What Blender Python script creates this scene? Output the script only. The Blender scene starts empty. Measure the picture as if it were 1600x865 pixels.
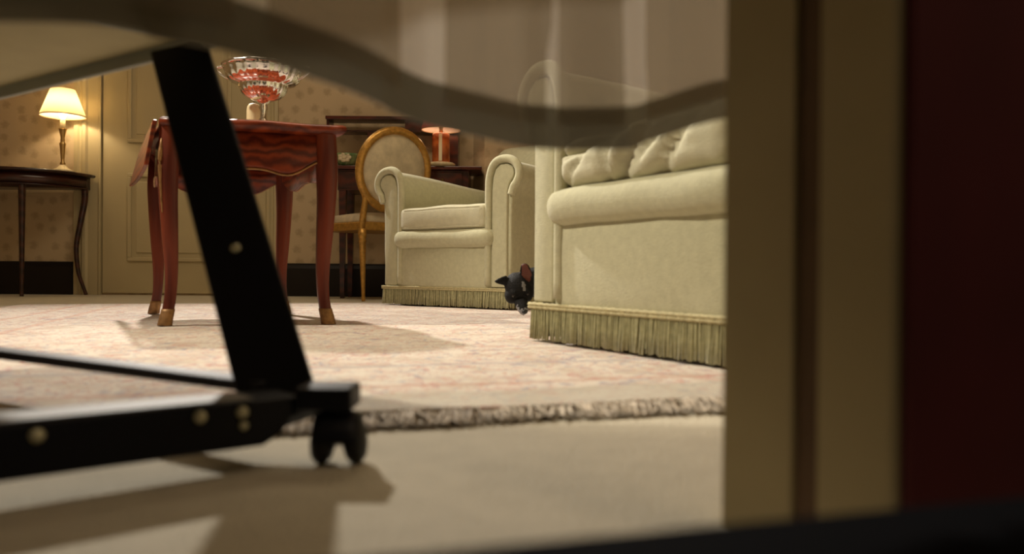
import bpy, bmesh, math, random
from mathutils import Vector, Matrix, Euler, noise
random.seed(7)
PI = math.pi
C = bpy.context.scene.collection
SC = bpy.context.scene

# ------------------------------------------------------------------ camera
cam = bpy.data.cameras.new('camera'); co = bpy.data.objects.new('camera', cam); C.objects.link(co)
cam.sensor_width = 36.0; cam.lens = 36.0 * 1250 / 1600
co.location = (0, 0, 0.16)
co.rotation_euler = (Matrix.Rotation(math.radians(90 - 0.43), 4, 'X') @ Matrix.Rotation(math.radians(0.45), 4, 'Z')).to_euler()
cam.clip_start = 0.02
cam.dof.use_dof = True; cam.dof.focus_distance = 3.1; cam.dof.aperture_fstop = 3.5
SC.camera = co
# ------------------------------------------------------------------ world, exposure
w = bpy.data.worlds.new('world'); SC.world = w; w.use_nodes = True
w.node_tree.nodes['Background'].inputs[0].default_value = (1.0, 0.85, 0.62, 1)
w.node_tree.nodes['Background'].inputs[1].default_value = 0.012
SC.view_settings.view_transform = 'Standard'; SC.view_settings.look = 'None'
SC.view_settings.gamma = 1.0; SC.view_settings.use_curve_mapping = False
SC.view_settings.exposure = 0.0

def spot(name, loc, target, power, color, angle, blend, radius):
    l = bpy.data.lights.new(name, 'SPOT'); o = bpy.data.objects.new(name, l); C.objects.link(o)
    o.location = loc; l.energy = power; l.color = color; l.spot_size = math.radians(angle); l.spot_blend = blend
    l.shadow_soft_size = radius
    o.rotation_euler = (Vector(target) - Vector(loc)).to_track_quat('-Z', 'Y').to_euler()
    return o
def area(name, loc, target, power, color, sx, sy):
    l = bpy.data.lights.new(name, 'AREA'); o = bpy.data.objects.new(name, l); C.objects.link(o)
    o.location = loc; l.energy = power; l.color = color; l.shape = 'RECTANGLE'; l.size = sx; l.size_y = sy
    o.rotation_euler = (Vector(target) - Vector(loc)).to_track_quat('-Z', 'Y').to_euler()
    return o
spot('wall_light', (-1.85, 4.30, 2.55), (0.0, 0.45, 0.0), 660, (1.0, 0.925, 0.825), 92, 1.0, 0.05)
spot('side_light', (-2.45, 1.70, 2.62), (0.30, 1.75, 0.35), 390, (1.0, 0.90, 0.72), 60, 0.8, 0.06)
area('ceiling_fill', (-0.6, 2.6, 2.75), (-0.6, 2.6, 0), 24, (1.0, 0.82, 0.58), 1.6, 1.2)  # added soft fill for the whole room, no ceiling fixture stands here
area('hall_fill', (1.2, -0.55, 2.4), (0.7, 0.4, 0.4), 10.0, (1.0, 0.75, 0.5), 0.3, 0.3)  # added fill that lifts the red hall wall, no known lamp

# ------------------------------------------------------------------ materials
def mat(name, color=(0.5, 0.5, 0.5), rough=0.6, metal=0.0, var=0.0, vscale=20, bump=0.0, bscale=200, spec=0.5,
        sheen=0.0, stretch=(1, 1, 1), color2=None, coat=0.0):
    m = bpy.data.materials.new(name); m.use_nodes = True
    nt = m.node_tree; N = nt.nodes; L = nt.links; b = N['Principled BSDF']
    b.inputs['Base Color'].default_value = (*color, 1); b.inputs['Roughness'].default_value = rough
    b.inputs['Metallic'].default_value = metal; b.inputs['Specular IOR Level'].default_value = spec
    if sheen: b.inputs['Sheen Weight'].default_value = sheen
    if coat: b.inputs['Coat Weight'].default_value = coat; b.inputs['Coat Roughness'].default_value = 0.12
    tc = N.new('ShaderNodeTexCoord'); mp = N.new('ShaderNodeMapping'); mp.inputs['Scale'].default_value = stretch
    L.new(tc.outputs['Object'], mp.inputs['Vector'])
    if var or color2:
        n = N.new('ShaderNodeTexNoise'); n.inputs['Scale'].default_value = vscale; n.inputs['Detail'].default_value = 6
        L.new(mp.outputs[0], n.inputs['Vector'])
        r = N.new('ShaderNodeValToRGB'); r.color_ramp.elements[0].position = 0.3; r.color_ramp.elements[1].position = 0.7
        c2 = color2 if color2 else tuple(min(1, x * (1 + var)) for x in color)
        c1 = color if color2 else tuple(x * (1 - var) for x in color)
        r.color_ramp.elements[0].color = (*c1, 1); r.color_ramp.elements[1].color = (*c2, 1)
        L.new(n.outputs['Fac'], r.inputs['Fac']); L.new(r.outputs['Color'], b.inputs['Base Color'])
    if bump:
        n2 = N.new('ShaderNodeTexNoise'); n2.inputs['Scale'].default_value = bscale; n2.inputs['Detail'].default_value = 4
        L.new(mp.outputs[0], n2.inputs['Vector'])
        bp = N.new('ShaderNodeBump'); bp.inputs['Strength'].default_value = bump; bp.inputs['Distance'].default_value = 0.004
        L.new(n2.outputs['Fac'], bp.inputs['Height']); L.new(bp.outputs[0], b.inputs['Normal'])
    return m

def wood(name, dark, light, scale=6, rough=0.3, stretch=(1, 1, 1), coat=0.4):
    m = bpy.data.materials.new(name); m.use_nodes = True
    nt = m.node_tree; N = nt.nodes; L = nt.links; b = N['Principled BSDF']
    tc = N.new('ShaderNodeTexCoord'); mp = N.new('ShaderNodeMapping'); mp.inputs['Scale'].default_value = stretch
    L.new(tc.outputs['Object'], mp.inputs['Vector'])
    wv = N.new('ShaderNodeTexWave'); wv.inputs['Scale'].default_value = scale; wv.inputs['Distortion'].default_value = 7
    wv.inputs['Detail'].default_value = 4; wv.inputs['Detail Scale'].default_value = 1.6; wv.bands_direction = 'Z'
    L.new(mp.outputs[0], wv.inputs['Vector'])
    r = N.new('ShaderNodeValToRGB'); r.color_ramp.elements[0].color = (*dark, 1); r.color_ramp.elements[1].color = (*light, 1)
    L.new(wv.outputs['Fac'], r.inputs['Fac']); L.new(r.outputs['Color'], b.inputs['Base Color'])
    b.inputs['Specular IOR Level'].default_value = 0.3
    b.inputs['Roughness'].default_value = rough; b.inputs['Coat Weight'].default_value = coat; b.inputs['Coat Roughness'].default_value = 0.15
    return m

M = {}
M['fabric'] = mat('sage_fabric', (0.52, 0.50, 0.33), 0.9, var=0.07, vscale=60, bump=0.45, bscale=330, spec=0.15, sheen=0.25)
M['fabric_light'] = mat('cushion_fabric', (0.58, 0.555, 0.39), 0.9, var=0.07, vscale=40, bump=0.4, bscale=330, spec=0.15, sheen=0.25)
M['fringe'] = mat('fringe_thread', (0.45, 0.43, 0.24), 0.8, var=0.2, vscale=90, spec=0.25, sheen=0.2)
M['braid'] = mat('braid_cord', (0.50, 0.44, 0.24), 0.8, var=0.25, vscale=250, bump=0.5, bscale=400)
M['carpet'] = mat('beige_carpet', (0.57, 0.52, 0.41), 0.95, var=0.05, vscale=30, bump=0.8, bscale=200, spec=0.1)
M['redwood'] = wood('red_mahogany', (0.075, 0.010, 0.004), (0.22, 0.036, 0.010), 9, 0.36, (1, 1, 1.2), 0.15)
M['redwood_leg'] = wood('red_mahogany_leg', (0.085, 0.013, 0.006), (0.165, 0.029, 0.010), 2, 0.42, (6, 6, .4), 0.05)
M['darkwood'] = wood('dark_mahogany', (0.020, 0.006, 0.004), (0.055, 0.015, 0.009), 5, 0.3, (1, 1, 1), 0.4)
M['deskwood'] = wood('desk_mahogany', (0.03, 0.007, 0.005), (0.085, 0.016, 0.008), 5, 0.3, (1, 1, 1), 0.4)
M['gold'] = mat('gilt_wood', (0.50, 0.27, 0.06), 0.38, metal=0.55, var=0.25, vscale=60)
M['ormolu'] = mat('gilt_bronze', (0.30, 0.16, 0.06), 0.5, metal=0.5, var=0.3, vscale=80)
M['brass'] = mat('brass', (0.55, 0.36, 0.14), 0.3, metal=0.9)
M['silver'] = mat('polished_silver', (0.86, 0.83, 0.79), 0.09, metal=1.0, bump=0.12, bscale=60)
M['black'] = mat('black_enamel', (0.003, 0.0035, 0.007), 0.5, spec=0.22)
M['railtop'] = mat('pale_grey_metal', (0.25, 0.24, 0.22), 0.6)
M['blackrubber'] = mat('black_rubber', (0.006, 0.006, 0.006), 0.55, spec=0.3)
M['steel'] = mat('dull_steel', (0.6, 0.58, 0.52), 0.35, metal=0.9)
M['bolt'] = mat('pale_bolt', (0.60, 0.58, 0.40), 0.4, metal=0.6)
M['paint'] = mat('cream_paint', (0.50, 0.42, 0.25), 0.5, var=0.04, vscale=4)
M['jamb'] = mat('jamb_paint', (0.53, 0.44, 0.24), 0.6, var=0.08, vscale=9)
M['jambstrip'] = mat('brown_strip', (0.16, 0.095, 0.05), 0.7, var=0.15, vscale=20)
M['skirting'] = mat('dark_skirting', (0.010, 0.007, 0.006), 0.45, spec=0.3)
M['redwall'] = mat('dark_red_wall', (0.10, 0.012, 0.014), 0.8, var=0.15, vscale=12)
M['blackfloor'] = mat('dark_hall_floor', (0.003, 0.003, 0.004), 0.95, bump=0.2, bscale=200, spec=0.05)
M['ceil'] = mat('ceiling_paint', (0.45, 0.37, 0.24), 0.9)
M['wax'] = mat('cream_wax', (0.85, 0.72, 0.42), 0.4)
M['porcelain'] = mat('porcelain', (0.85, 0.76, 0.55), 0.25)
M['shadered'] = mat('red_shade', (0.42, 0.06, 0.05), 0.7)
M['copper'] = wood('copper_amber', (0.34, 0.07, 0.015), (0.62, 0.17, 0.04), 8, 0.22, (1, 1, .5), 0.6)
M['chairfab'] = mat('beige_damask', (0.60, 0.51, 0.35), 0.85, var=0.16, vscale=22, bump=0.2, bscale=300, sheen=0.2)
M['tray'] = mat('grey_green_tray', (0.23, 0.24, 0.19), 0.5, var=0.05)
M['traybottom'] = mat('olive_tray_underside', (0.34, 0.29, 0.14), 0.7, var=0.05)
M['dogblack'] = mat('black_fur', (0.006, 0.0055, 0.006), 0.7, var=0.4, vscale=80, bump=0.6, bscale=260, spec=0.2)
M['doggrey'] = mat('grey_white_fur', (0.20, 0.19, 0.20), 0.8, bump=0.5, bscale=260)
M['dogear'] = mat('pink_inner_ear', (0.11, 0.026, 0.018), 0.6)
M['dogeye'] = mat('dark_eye', (0.01, 0.006, 0.004), 0.08)
M['dognose'] = mat('wet_nose', (0.008, 0.008, 0.009), 0.2)
M['greendish'] = mat('green_glaze', (0.06, 0.16, 0.05), 0.3, color2=(0.30, 0.34, 0.16), vscale=26)
M['creamglaze'] = mat('cream_glaze', (0.62, 0.52, 0.34), 0.3, var=0.15, vscale=50)
M['rugfringe'] = mat('rug_fringe_wool', (0.60, 0.52, 0.42), 0.95, var=0.35, vscale=50)
M['rugbinding'] = mat('rug_binding', (0.36, 0.34, 0.28), 0.95, var=0.2, vscale=50, bump=0.5, bscale=300)

def shade_mat(name, col):
    m = bpy.data.materials.new(name); m.use_nodes = True
    nt = m.node_tree; N = nt.nodes; L = nt.links; out = N['Material Output']; N.remove(N['Principled BSDF'])
    d = N.new('ShaderNodeBsdfDiffuse'); t = N.new('ShaderNodeBsdfTranslucent'); mx = N.new('ShaderNodeMixShader')
    d.inputs[0].default_value = (*col, 1); t.inputs[0].default_value = (*col, 1); mx.inputs[0].default_value = 0.55
    L.new(d.outputs[0], mx.inputs[1]); L.new(t.outputs[0], mx.inputs[2]); L.new(mx.outputs[0], out.inputs[0])
    return m
M['shade'] = shade_mat('cream_lampshade', (0.84, 0.77, 0.60))
M['shadein'] = shade_mat('white_shade_lining', (0.9, 0.8, 0.65))
def emit_mat(name, col, s):
    m = bpy.data.materials.new(name); m.use_nodes = True
    b = m.node_tree.nodes['Principled BSDF']; b.inputs['Emission Color'].default_value = (*col, 1); b.inputs['Emission Strength'].default_value = s
    return m
M['bulb'] = emit_mat('lit_bulb', (1.0, 0.75, 0.42), 6)
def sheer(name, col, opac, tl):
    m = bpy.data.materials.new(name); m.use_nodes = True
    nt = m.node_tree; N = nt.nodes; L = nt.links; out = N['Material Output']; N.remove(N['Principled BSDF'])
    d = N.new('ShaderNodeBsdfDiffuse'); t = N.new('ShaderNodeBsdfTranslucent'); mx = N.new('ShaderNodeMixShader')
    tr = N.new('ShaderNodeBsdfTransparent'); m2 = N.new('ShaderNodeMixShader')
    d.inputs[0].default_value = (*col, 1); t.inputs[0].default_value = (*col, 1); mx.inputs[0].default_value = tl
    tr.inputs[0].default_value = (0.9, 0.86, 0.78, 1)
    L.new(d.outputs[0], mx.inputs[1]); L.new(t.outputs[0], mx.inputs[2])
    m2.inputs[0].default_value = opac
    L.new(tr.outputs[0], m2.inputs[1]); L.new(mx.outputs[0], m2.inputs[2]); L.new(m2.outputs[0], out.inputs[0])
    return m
M['sheer'] = sheer('sheer_white_cloth', (0.62, 0.56, 0.47), 0.74, 0.5)
M['shade_layer'] = sheer('sheer_shade_layer', (0.40, 0.335, 0.235), 0.52, 0.4)  # browner than the cloth itself, as shade between its bright streaks
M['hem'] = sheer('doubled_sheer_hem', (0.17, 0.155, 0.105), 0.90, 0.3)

def wallpaper():
    m = bpy.data.materials.new('floral_wallpaper'); m.use_nodes = True
    nt = m.node_tree; N = nt.nodes; L = nt.links; b = N['Principled BSDF']; b.inputs['Roughness'].default_value = 0.8
    tc = N.new('ShaderNodeTexCoord')
    v = N.new('ShaderNodeTexVoronoi'); v.voronoi_dimensions = '2D'; v.inputs['Scale'].default_value = 11; v.inputs['Randomness'].default_value = 0.45
    sp = N.new('ShaderNodeSeparateXYZ'); L.new(tc.outputs['Object'], sp.inputs[0])
    su = N.new('ShaderNodeMath'); su.operation = 'ADD'; L.new(sp.outputs['X'], su.inputs[0]); L.new(sp.outputs['Y'], su.inputs[1])
    cb = N.new('ShaderNodeCombineXYZ'); L.new(su.outputs[0], cb.inputs[0]); L.new(sp.outputs['Z'], cb.inputs[1])
    L.new(cb.outputs[0], v.inputs['Vector'])
    n = N.new('ShaderNodeTexNoise'); n.inputs['Scale'].default_value = 60; n.inputs['Detail'].default_value = 3
    L.new(tc.outputs['Object'], n.inputs['Vector'])
    ad = N.new('ShaderNodeMath'); ad.operation = 'MULTIPLY_ADD'; ad.inputs[1].default_value = 0.5
    L.new(n.outputs['Fac'], ad.inputs[0]); L.new(v.outputs['Distance'], ad.inputs[2])
    r = N.new('ShaderNodeValToRGB')
    r.color_ramp.elements[0].position = 0.38; r.color_ramp.elements[0].color = (0.43, 0.325, 0.20, 1)
    r.color_ramp.elements[1].position = 0.60; r.color_ramp.elements[1].color = (0.55, 0.425, 0.27, 1)
    L.new(ad.outputs[0], r.inputs['Fac']); L.new(r.outputs['Color'], b.inputs['Base Color'])
    return m
M['wallpaper'] = wallpaper()

def rug_material():
    m = bpy.data.materials.new('faded_persian_rug'); m.use_nodes = True
    nt = m.node_tree; N = nt.nodes; L = nt.links; b = N['Principled BSDF']; b.inputs['Roughness'].default_value = 0.95
    b.inputs['Specular IOR Level'].default_value = 0.1
    tc = N.new('ShaderNodeTexCoord')
    def ns(scale, lo, hi, col, prev, det=5, dist=1.0, amt=1.0, off=0.0):
        mp = N.new('ShaderNodeMapping'); mp.inputs['Location'].default_value = (off, off * 1.7, 0); L.new(tc.outputs['Object'], mp.inputs['Vector'])
        n = N.new('ShaderNodeTexNoise'); n.inputs['Scale'].default_value = scale; n.inputs['Detail'].default_value = det; n.inputs['Distortion'].default_value = dist
        L.new(mp.outputs[0], n.inputs['Vector'])
        r = N.new('ShaderNodeValToRGB'); r.color_ramp.elements[0].position = lo; r.color_ramp.elements[1].position = hi
        r.color_ramp.elements[0].color = (0, 0, 0, 1); r.color_ramp.elements[1].color = (amt, amt, amt, 1)
        L.new(n.outputs['Fac'], r.inputs['Fac'])
        mx = N.new('ShaderNodeMix'); mx.data_type = 'RGBA'
        L.new(r.outputs['Color'], mx.inputs['Factor']); L.new(prev, mx.inputs['A']); mx.inputs['B'].default_value = (*col, 1)
        return mx.outputs['Result']
    base = N.new('ShaderNodeRGB'); base.outputs[0].default_value = (0.61, 0.55, 0.47, 1)
    o = base.outputs[0]
    o = ns(9, 0.48, 0.60, (0.52, 0.45, 0.37), o, off=1)
    o = ns(24, 0.54, 0.64, (0.50, 0.30, 0.26), o, det=3, dist=2.0, amt=0.75, off=3)
    o = ns(30, 0.56, 0.66, (0.29, 0.28, 0.33), o, det=3, dist=2.0, amt=0.75, off=7)
    o = ns(55, 0.58, 0.66, (0.42, 0.17, 0.13), o, det=2, dist=2.5, amt=0.7, off=11)
    # border lines parallel to the edges (object axes)
    sx = N.new('ShaderNodeSeparateXYZ'); L.new(tc.outputs['Object'], sx.inputs[0])
    def band(sock, pos, half, col, amt, prev):
        s = N.new('ShaderNodeMath'); s.operation = 'SUBTRACT'; s.inputs[1].default_value = pos; L.new(sock, s.inputs[0])
        a = N.new('ShaderNodeMath'); a.operation = 'ABSOLUTE'; L.new(s.outputs[0], a.inputs[0])
        c = N.new('ShaderNodeMath'); c.operation = 'LESS_THAN'; c.inputs[1].default_value = half; L.new(a.outputs[0], c.inputs[0])
        ml = N.new('ShaderNodeMath'); ml.operation = 'MULTIPLY'; ml.inputs[1].default_value = amt; L.new(c.outputs[0], ml.inputs[0])
        mx = N.new('ShaderNodeMix'); mx.data_type = 'RGBA'
        L.new(ml.outputs[0], mx.inputs['Factor']); L.new(prev, mx.inputs['A']); mx.inputs['B'].default_value = (*col, 1)
        return mx.outputs['Result']
    for p in (-0.72, -0.58):
        o = band(sx.outputs['X'], p, 0.010, (0.50, 0.27, 0.20), 0.4, o)
    o = band(sx.outputs['Y'], 0.07, 0.07, (0.42, 0.39, 0.32), 0.6, o)
    o = band(sx.outputs['Y'], 0.20, 0.012, (0.44, 0.24, 0.18), 0.4, o)
    o = band(sx.outputs['Y'], 0.42, 0.012, (0.32, 0.30, 0.34), 0.4, o)
    L.new(o, b.inputs['Base Color'])
    n2 = N.new('ShaderNodeTexNoise'); n2.inputs['Scale'].default_value = 220; L.new(tc.outputs['Object'], n2.inputs['Vector'])
    bp = N.new('ShaderNodeBump'); bp.inputs['Strength'].default_value = 0.5; bp.inputs['Distance'].default_value = 0.004
    L.new(n2.outputs['Fac'], bp.inputs['Height']); L.new(bp.outputs[0], b.inputs['Normal'])
    return m
M['rug'] = rug_material()

# ------------------------------------------------------------------ geometry helpers
def obj(name, bm, m, parent=None, smooth=True, kind=None):
    me = bpy.data.meshes.new(name); bm.normal_update(); bm.to_mesh(me); bm.free()
    ms = m if isinstance(m, (list, tuple)) else [m]
    for x in ms: me.materials.append(x)
    if smooth:
        for p in me.polygons: p.use_smooth = True
    o = bpy.data.objects.new(name, me); C.objects.link(o)
    if parent: o.parent = parent
    if kind: o['kind'] = kind
    return o
def thing(name, label, cat, loc=(0, 0, 0), rz=0, group=None):
    o = bpy.data.objects.new(name, None); C.objects.link(o); o.location = loc; o.rotation_euler = (0, 0, rz)
    o.empty_display_size = 0.1; o['label'] = label; o['category'] = cat
    if group: o['group'] = group
    return o
def tag(o, label, cat, group=None):
    o['label'] = label; o['category'] = cat
    if group: o['group'] = group
    return o
def bevel(o, wd=0.004, seg=2):
    md = o.modifiers.new('bevel', 'BEVEL'); md.width = wd; md.segments = seg; md.limit_method = 'ANGLE'; md.angle_limit = math.radians(35)
    for p in o.data.polygons: p.use_smooth = False
    return o
def box(bm, lo, hi, mtx=None):
    x0, y0, z0 = lo; x1, y1, z1 = hi
    vs = [bm.verts.new(v) for v in ((x0, y0, z0), (x1, y0, z0), (x1, y1, z0), (x0, y1, z0), (x0, y0, z1), (x1, y0, z1), (x1, y1, z1), (x0, y1, z1))]
    for f in ((0, 3, 2, 1), (4, 5, 6, 7), (0, 1, 5, 4), (1, 2, 6, 5), (2, 3, 7, 6), (3, 0, 4, 7)): bm.faces.new([vs[i] for i in f])
    if mtx is not None:
        for v in vs: v.co = mtx @ v.co
    return vs
def B(): return bmesh.new()
def bx(lo, hi, mtx=None):
    bm = B(); box(bm, lo, hi, mtx); return bm
def rbox(c, h, r, n=8, fn=None, bm=None):
    """rounded box, centre c, half sizes h, edge radius r"""
    t = B(); bmesh.ops.create_cube(t, size=2.0)
    bmesh.ops.subdivide_edges(t, edges=t.edges[:], cuts=n, use_grid_fill=True)
    h = Vector(h); c = Vector(c)
    for v in t.verts:
        q = Vector(v.co)
        # denser near the edges
        q = Vector([math.copysign(1 - (1 - abs(a)) ** 1.3, a) for a in q])
        p = Vector([q[i] * h[i] for i in range(3)])
        inn = Vector([max(-(h[i] - r), min(h[i] - r, p[i])) for i in range(3)])
        d = p - inn
        if d.length > 1e-9: p = inn + d.normalized() * r
        v.co = p
    if fn:
        for v in t.verts: v.co = fn(v.co, h)
    for v in t.verts: v.co = v.co + c
    if bm is None: return t
    me = bpy.data.meshes.new('tmp'); t.to_mesh(me); t.free(); bm.from_mesh(me); bpy.data.meshes.remove(me); return bm
def ring(bm, c, t, r, n, up=Vector((0, 0, 1)), sx=1.0):
    t = t.normalized(); a = t.cross(up)
    if a.length < 1e-4: a = t.cross(Vector((1, 0, 0)))
    a.normalize(); b = t.cross(a).normalized()
    return [bm.verts.new(c + a * (math.cos(2 * PI * k / n) * r * sx) + b * (math.sin(2 * PI * k / n) * r)) for k in range(n)]
def tube(bm, pts, rad, n=8, closed=False, up=Vector((0, 0, 1)), sx=1.0):
    pts = [Vector(p) for p in pts]; rs = rad if isinstance(rad, (list, tuple)) else [rad] * len(pts)
    R = []
    for i, p in enumerate(pts):
        if closed: t = pts[(i + 1) % len(pts)] - pts[i - 1]
        else: t = pts[min(i + 1, len(pts) - 1)] - pts[max(i - 1, 0)]
        R.append(ring(bm, p, t, rs[i], n, up, sx))
    m = len(R)
    for i in range(m if closed else m - 1):
        a, b = R[i], R[(i + 1) % m]
        for k in range(n): bm.faces.new((a[k], a[(k + 1) % n], b[(k + 1) % n], b[k]))
    if not closed:
        bm.faces.new(R[0][::-1]); bm.faces.new(R[-1])
    bmesh.ops.recalc_face_normals(bm, faces=bm.faces[:])
    return bm
def lathe(prof, n=32, c=(0, 0, 0), bm=None, sx=1.0, sy=1.0, ruf=0, rn=8):
    bm = bm or B(); c = Vector(c); R = []
    for r, z in prof:
        r = max(r, 1e-4)
        R.append([bm.verts.new(c + Vector((math.cos(2 * PI * k / n) * r * sx * (1 + ruf * math.cos(rn * 2 * PI * k / n)), math.sin(2 * PI * k / n) * r * sy * (1 + ruf * math.cos(rn * 2 * PI * k / n)), z))) for k in range(n)])
    for a, b in zip(R[:-1], R[1:]):
        for k in range(n): bm.faces.new((a[k], a[(k + 1) % n], b[(k + 1) % n], b[k]))
    if prof[0][0] > 1e-3: bm.faces.new(R[0][::-1])
    if prof[-1][0] > 1e-3: bm.faces.new(R[-1])
    return bm
def prism(bm, poly, z0, z1):
    a = [bm.verts.new((x, y, z0)) for x, y in poly]; b = [bm.verts.new((x, y, z1)) for x, y in poly]
    n = len(poly)
    for k in range(n): bm.faces.new((a[k], a[(k + 1) % n], b[(k + 1) % n], b[k]))
    bm.faces.new(a[::-1]); bm.faces.new(b)
    bmesh.ops.recalc_face_normals(bm, faces=bm.faces[:])
    return bm
def loft(bm, secs, cap=True):
    R = [[bm.verts.new(p) for p in s] for s in secs]; n = len(R[0])
    for a, b in zip(R[:-1], R[1:]):
        for k in range(n): bm.faces.new((a[k], a[(k + 1) % n], b[(k + 1) % n], b[k]))
    if cap: bm.faces.new(R[0][::-1]); bm.faces.new(R[-1])
    bmesh.ops.recalc_face_normals(bm, faces=bm.faces[:])
    return bm
def spline(pts, n):
    """Catmull-Rom through pts, n samples per span"""
    P = [Vector(p) for p in pts]; out = []
    for i in range(len(P) - 1):
        p0 = P[max(i - 1, 0)]; p1 = P[i]; p2 = P[i + 1]; p3 = P[min(i + 2, len(P) - 1)]
        for k in range(n):
            t = k / n
            out.append(0.5 * ((2 * p1) + (p2 - p0) * t + (2 * p0 - 5 * p1 + 4 * p2 - p3) * t * t + (3 * p1 - p0 - 3 * p2 + p3) * t ** 3))
    out.append(P[-1]); return out
def copy_tree(o, parent=None):
    c = o.copy(); C.objects.link(c)
    if parent: c.parent = parent
    for ch in list(o.children): copy_tree(ch, c)
    return c
def scale_tree(o, k):
    for c in o.children_recursive:
        if c.type == 'MESH': c.data.transform(Matrix.Scale(k, 4))
def struct(name, bm, m, smooth=False, parent=None):
    o = obj(name, bm, m, parent, smooth)
    if parent is None: o['kind'] = 'structure'
    return o

# ------------------------------------------------------------------ room shell
YW = 4.75
struct('floor', bx((-3.5, -0.9, -0.06), (2.6, YW, 0.0)), M['carpet'])
struct('wall_back', bx((-3.6, YW, 0), (2.7, YW + 0.12, 2.8)), M['wallpaper'])
struct('wall_left', bx((-3.6, -0.9, 0), (-3.5, YW, 2.8)), M['wallpaper'])
struct('wall_right', bx((2.6, -0.9, 0), (2.7, YW, 2.8)), M['wallpaper'])
struct('ceiling', bx((-3.6, -1.2, 2.8), (2.7, YW + 0.12, 2.9)), M['ceil'])
def skirting(x0, x1):
    bm = B()
    sec = [(YW, 0), (YW - 0.022, 0), (YW - 0.022, 0.165), (YW - 0.012, 0.185), (YW - 0.012, 0.195), (YW, 0.195)]
    loft(bm, [[(x, y, z) for y, z in sec] for x in (x0, x1)])
    return bm
struct('baseboard_back', skirting(-3.5, -2.60), M['skirting'])
struct('baseboard_back', skirting(-1.385, 2.6), M['skirting'])
# door in the back wall and its architraves
d = struct('door_1', bx((-2.425, YW - 0.014, 0.012), (-1.53, YW - 0.002, 2.05)), M['paint'])
def panel(z0, z1, name):
    bm = B(); x0, x1 = -2.275, -1.665; t = 0.022
    y0, y1 = YW - 0.026, YW - 0.013
    for lo, hi in (((x0, y0, z0), (x1, y1, z0 + t)), ((x0, y0, z1 - t), (x1, y1, z1)), ((x0, y0, z0 + t), (x0 + t, y1, z1 - t)), ((x1 - t, y0, z0 + t), (x1, y1, z1 - t))): box(bm, lo, hi)
    o = bevel(obj('panel_moulding', bm, M['paint'], d, False), 0.004)
    f = bevel(obj('panel', bx((x0 + 0.05, YW - 0.02, z0 + 0.05), (x1 - 0.05, YW - 0.013, z1 - 0.05)), M['paint'], d, False), 0.005)
panel(0.20, 0.72, 'low'); panel(0.90, 1.85, 'high')
def architrave(x0, x1, top, flip):
    bm = B(); w_ = x1 - x0
    pr = [(0, 0), (0, 0.018), (0.14, 0.022), (0.2, 0.014), (0.26, 0.014), (0.34, 0.028), (0.45, 0.028), (0.52, 0.018), (0.88, 0.018), (0.93, 0.026), (1, 0.026), (1, 0)]
    pr = [((1 - a) if flip else a, t) for a, t in pr]
    loft(bm, [[(x0 + a * w_, YW - t, z) for a, t in pr] for z in (0.0, top)])
    return bm
struct('trim_1', architrave(-2.595, -2.432, 2.13, False), M['paint'])
struct('trim_2', architrave(-1.525, -1.39, 2.13, True), M['paint'])
struct('trim_3', bx((-2.60, YW - 0.028, 2.06), (-1.385, YW, 2.16)), M['paint'])
# pilaster by the copper lamp: chamfered projection in the back wall
bm = B(); prism(bm, [(-0.235, YW), (-0.165, YW - 0.11), (0.0, YW - 0.11), (0.9, YW - 0.11), (0.9, YW)], 0, 2.8)
struct('trim_4', bm, M['wallpaper'])

# doorway wall between the dark hall (camera) and the room
DR = Matrix.Translation((0.192, 0.40, 0)) @ Matrix.Rotation(math.radians(28), 4, 'Z')
def dstruct(name, bm, m, bev=0.0):
    o = struct(name, bm, m); o.matrix_world = DR
    if bev: bevel(o, bev)
    return o
bm = B(); prism(bm, [(0, 0.0475), (0, 0.003), (0.003, 0), (0.05, 0), (0.05, 0.122), (0, 0.122), (0, 0.0660), (0.009, 0.0660), (0.009, 0.0475)], 0.0, 2.12)
dstruct('trim_5', bm, M['jamb'])
dstruct('trim_6', bx((0.003, 0.048, 0.0), (0.0088, 0.0655, 2.12)), M['jambstrip'])
dstruct('wall_front', bx((0.0505, 0.0, 0), (2.68, 0.121, 2.8)), M['wallpaper'])
dstruct('wall_hall', bx((0.0045, -0.006, 0.0), (2.75, -0.0005, 2.8)), M['redwall'])
dstruct('trim_7', bx((-1.04, 0.0, 0.0), (-0.95, 0.122, 2.12)), M['jamb'], 0.004)
dstruct('wall_front', bx((-3.2, 0.004, 0), (-1.0405, 0.121, 2.8)), M['wallpaper'])
dstruct('trim_8', bx((-1.04, 0.0, 2.121), (0.05, 0.122, 2.20)), M['jamb'], 0.004)
dstruct('wall_front', bx((-1.04, 0.004, 2.201), (0.0503, 0.121, 2.8)), M['wallpaper'])
o = struct('floor_hall', bx((-1.3, -0.9, 0.0), (2.2, -0.071, 0.070)), M['blackfloor']); bevel(o, 0.006)
o.matrix_world = Matrix.Translation((0.192, 0.40, 0)) @ Matrix.Rotation(math.radians(16.5), 4, 'Z')

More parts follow.
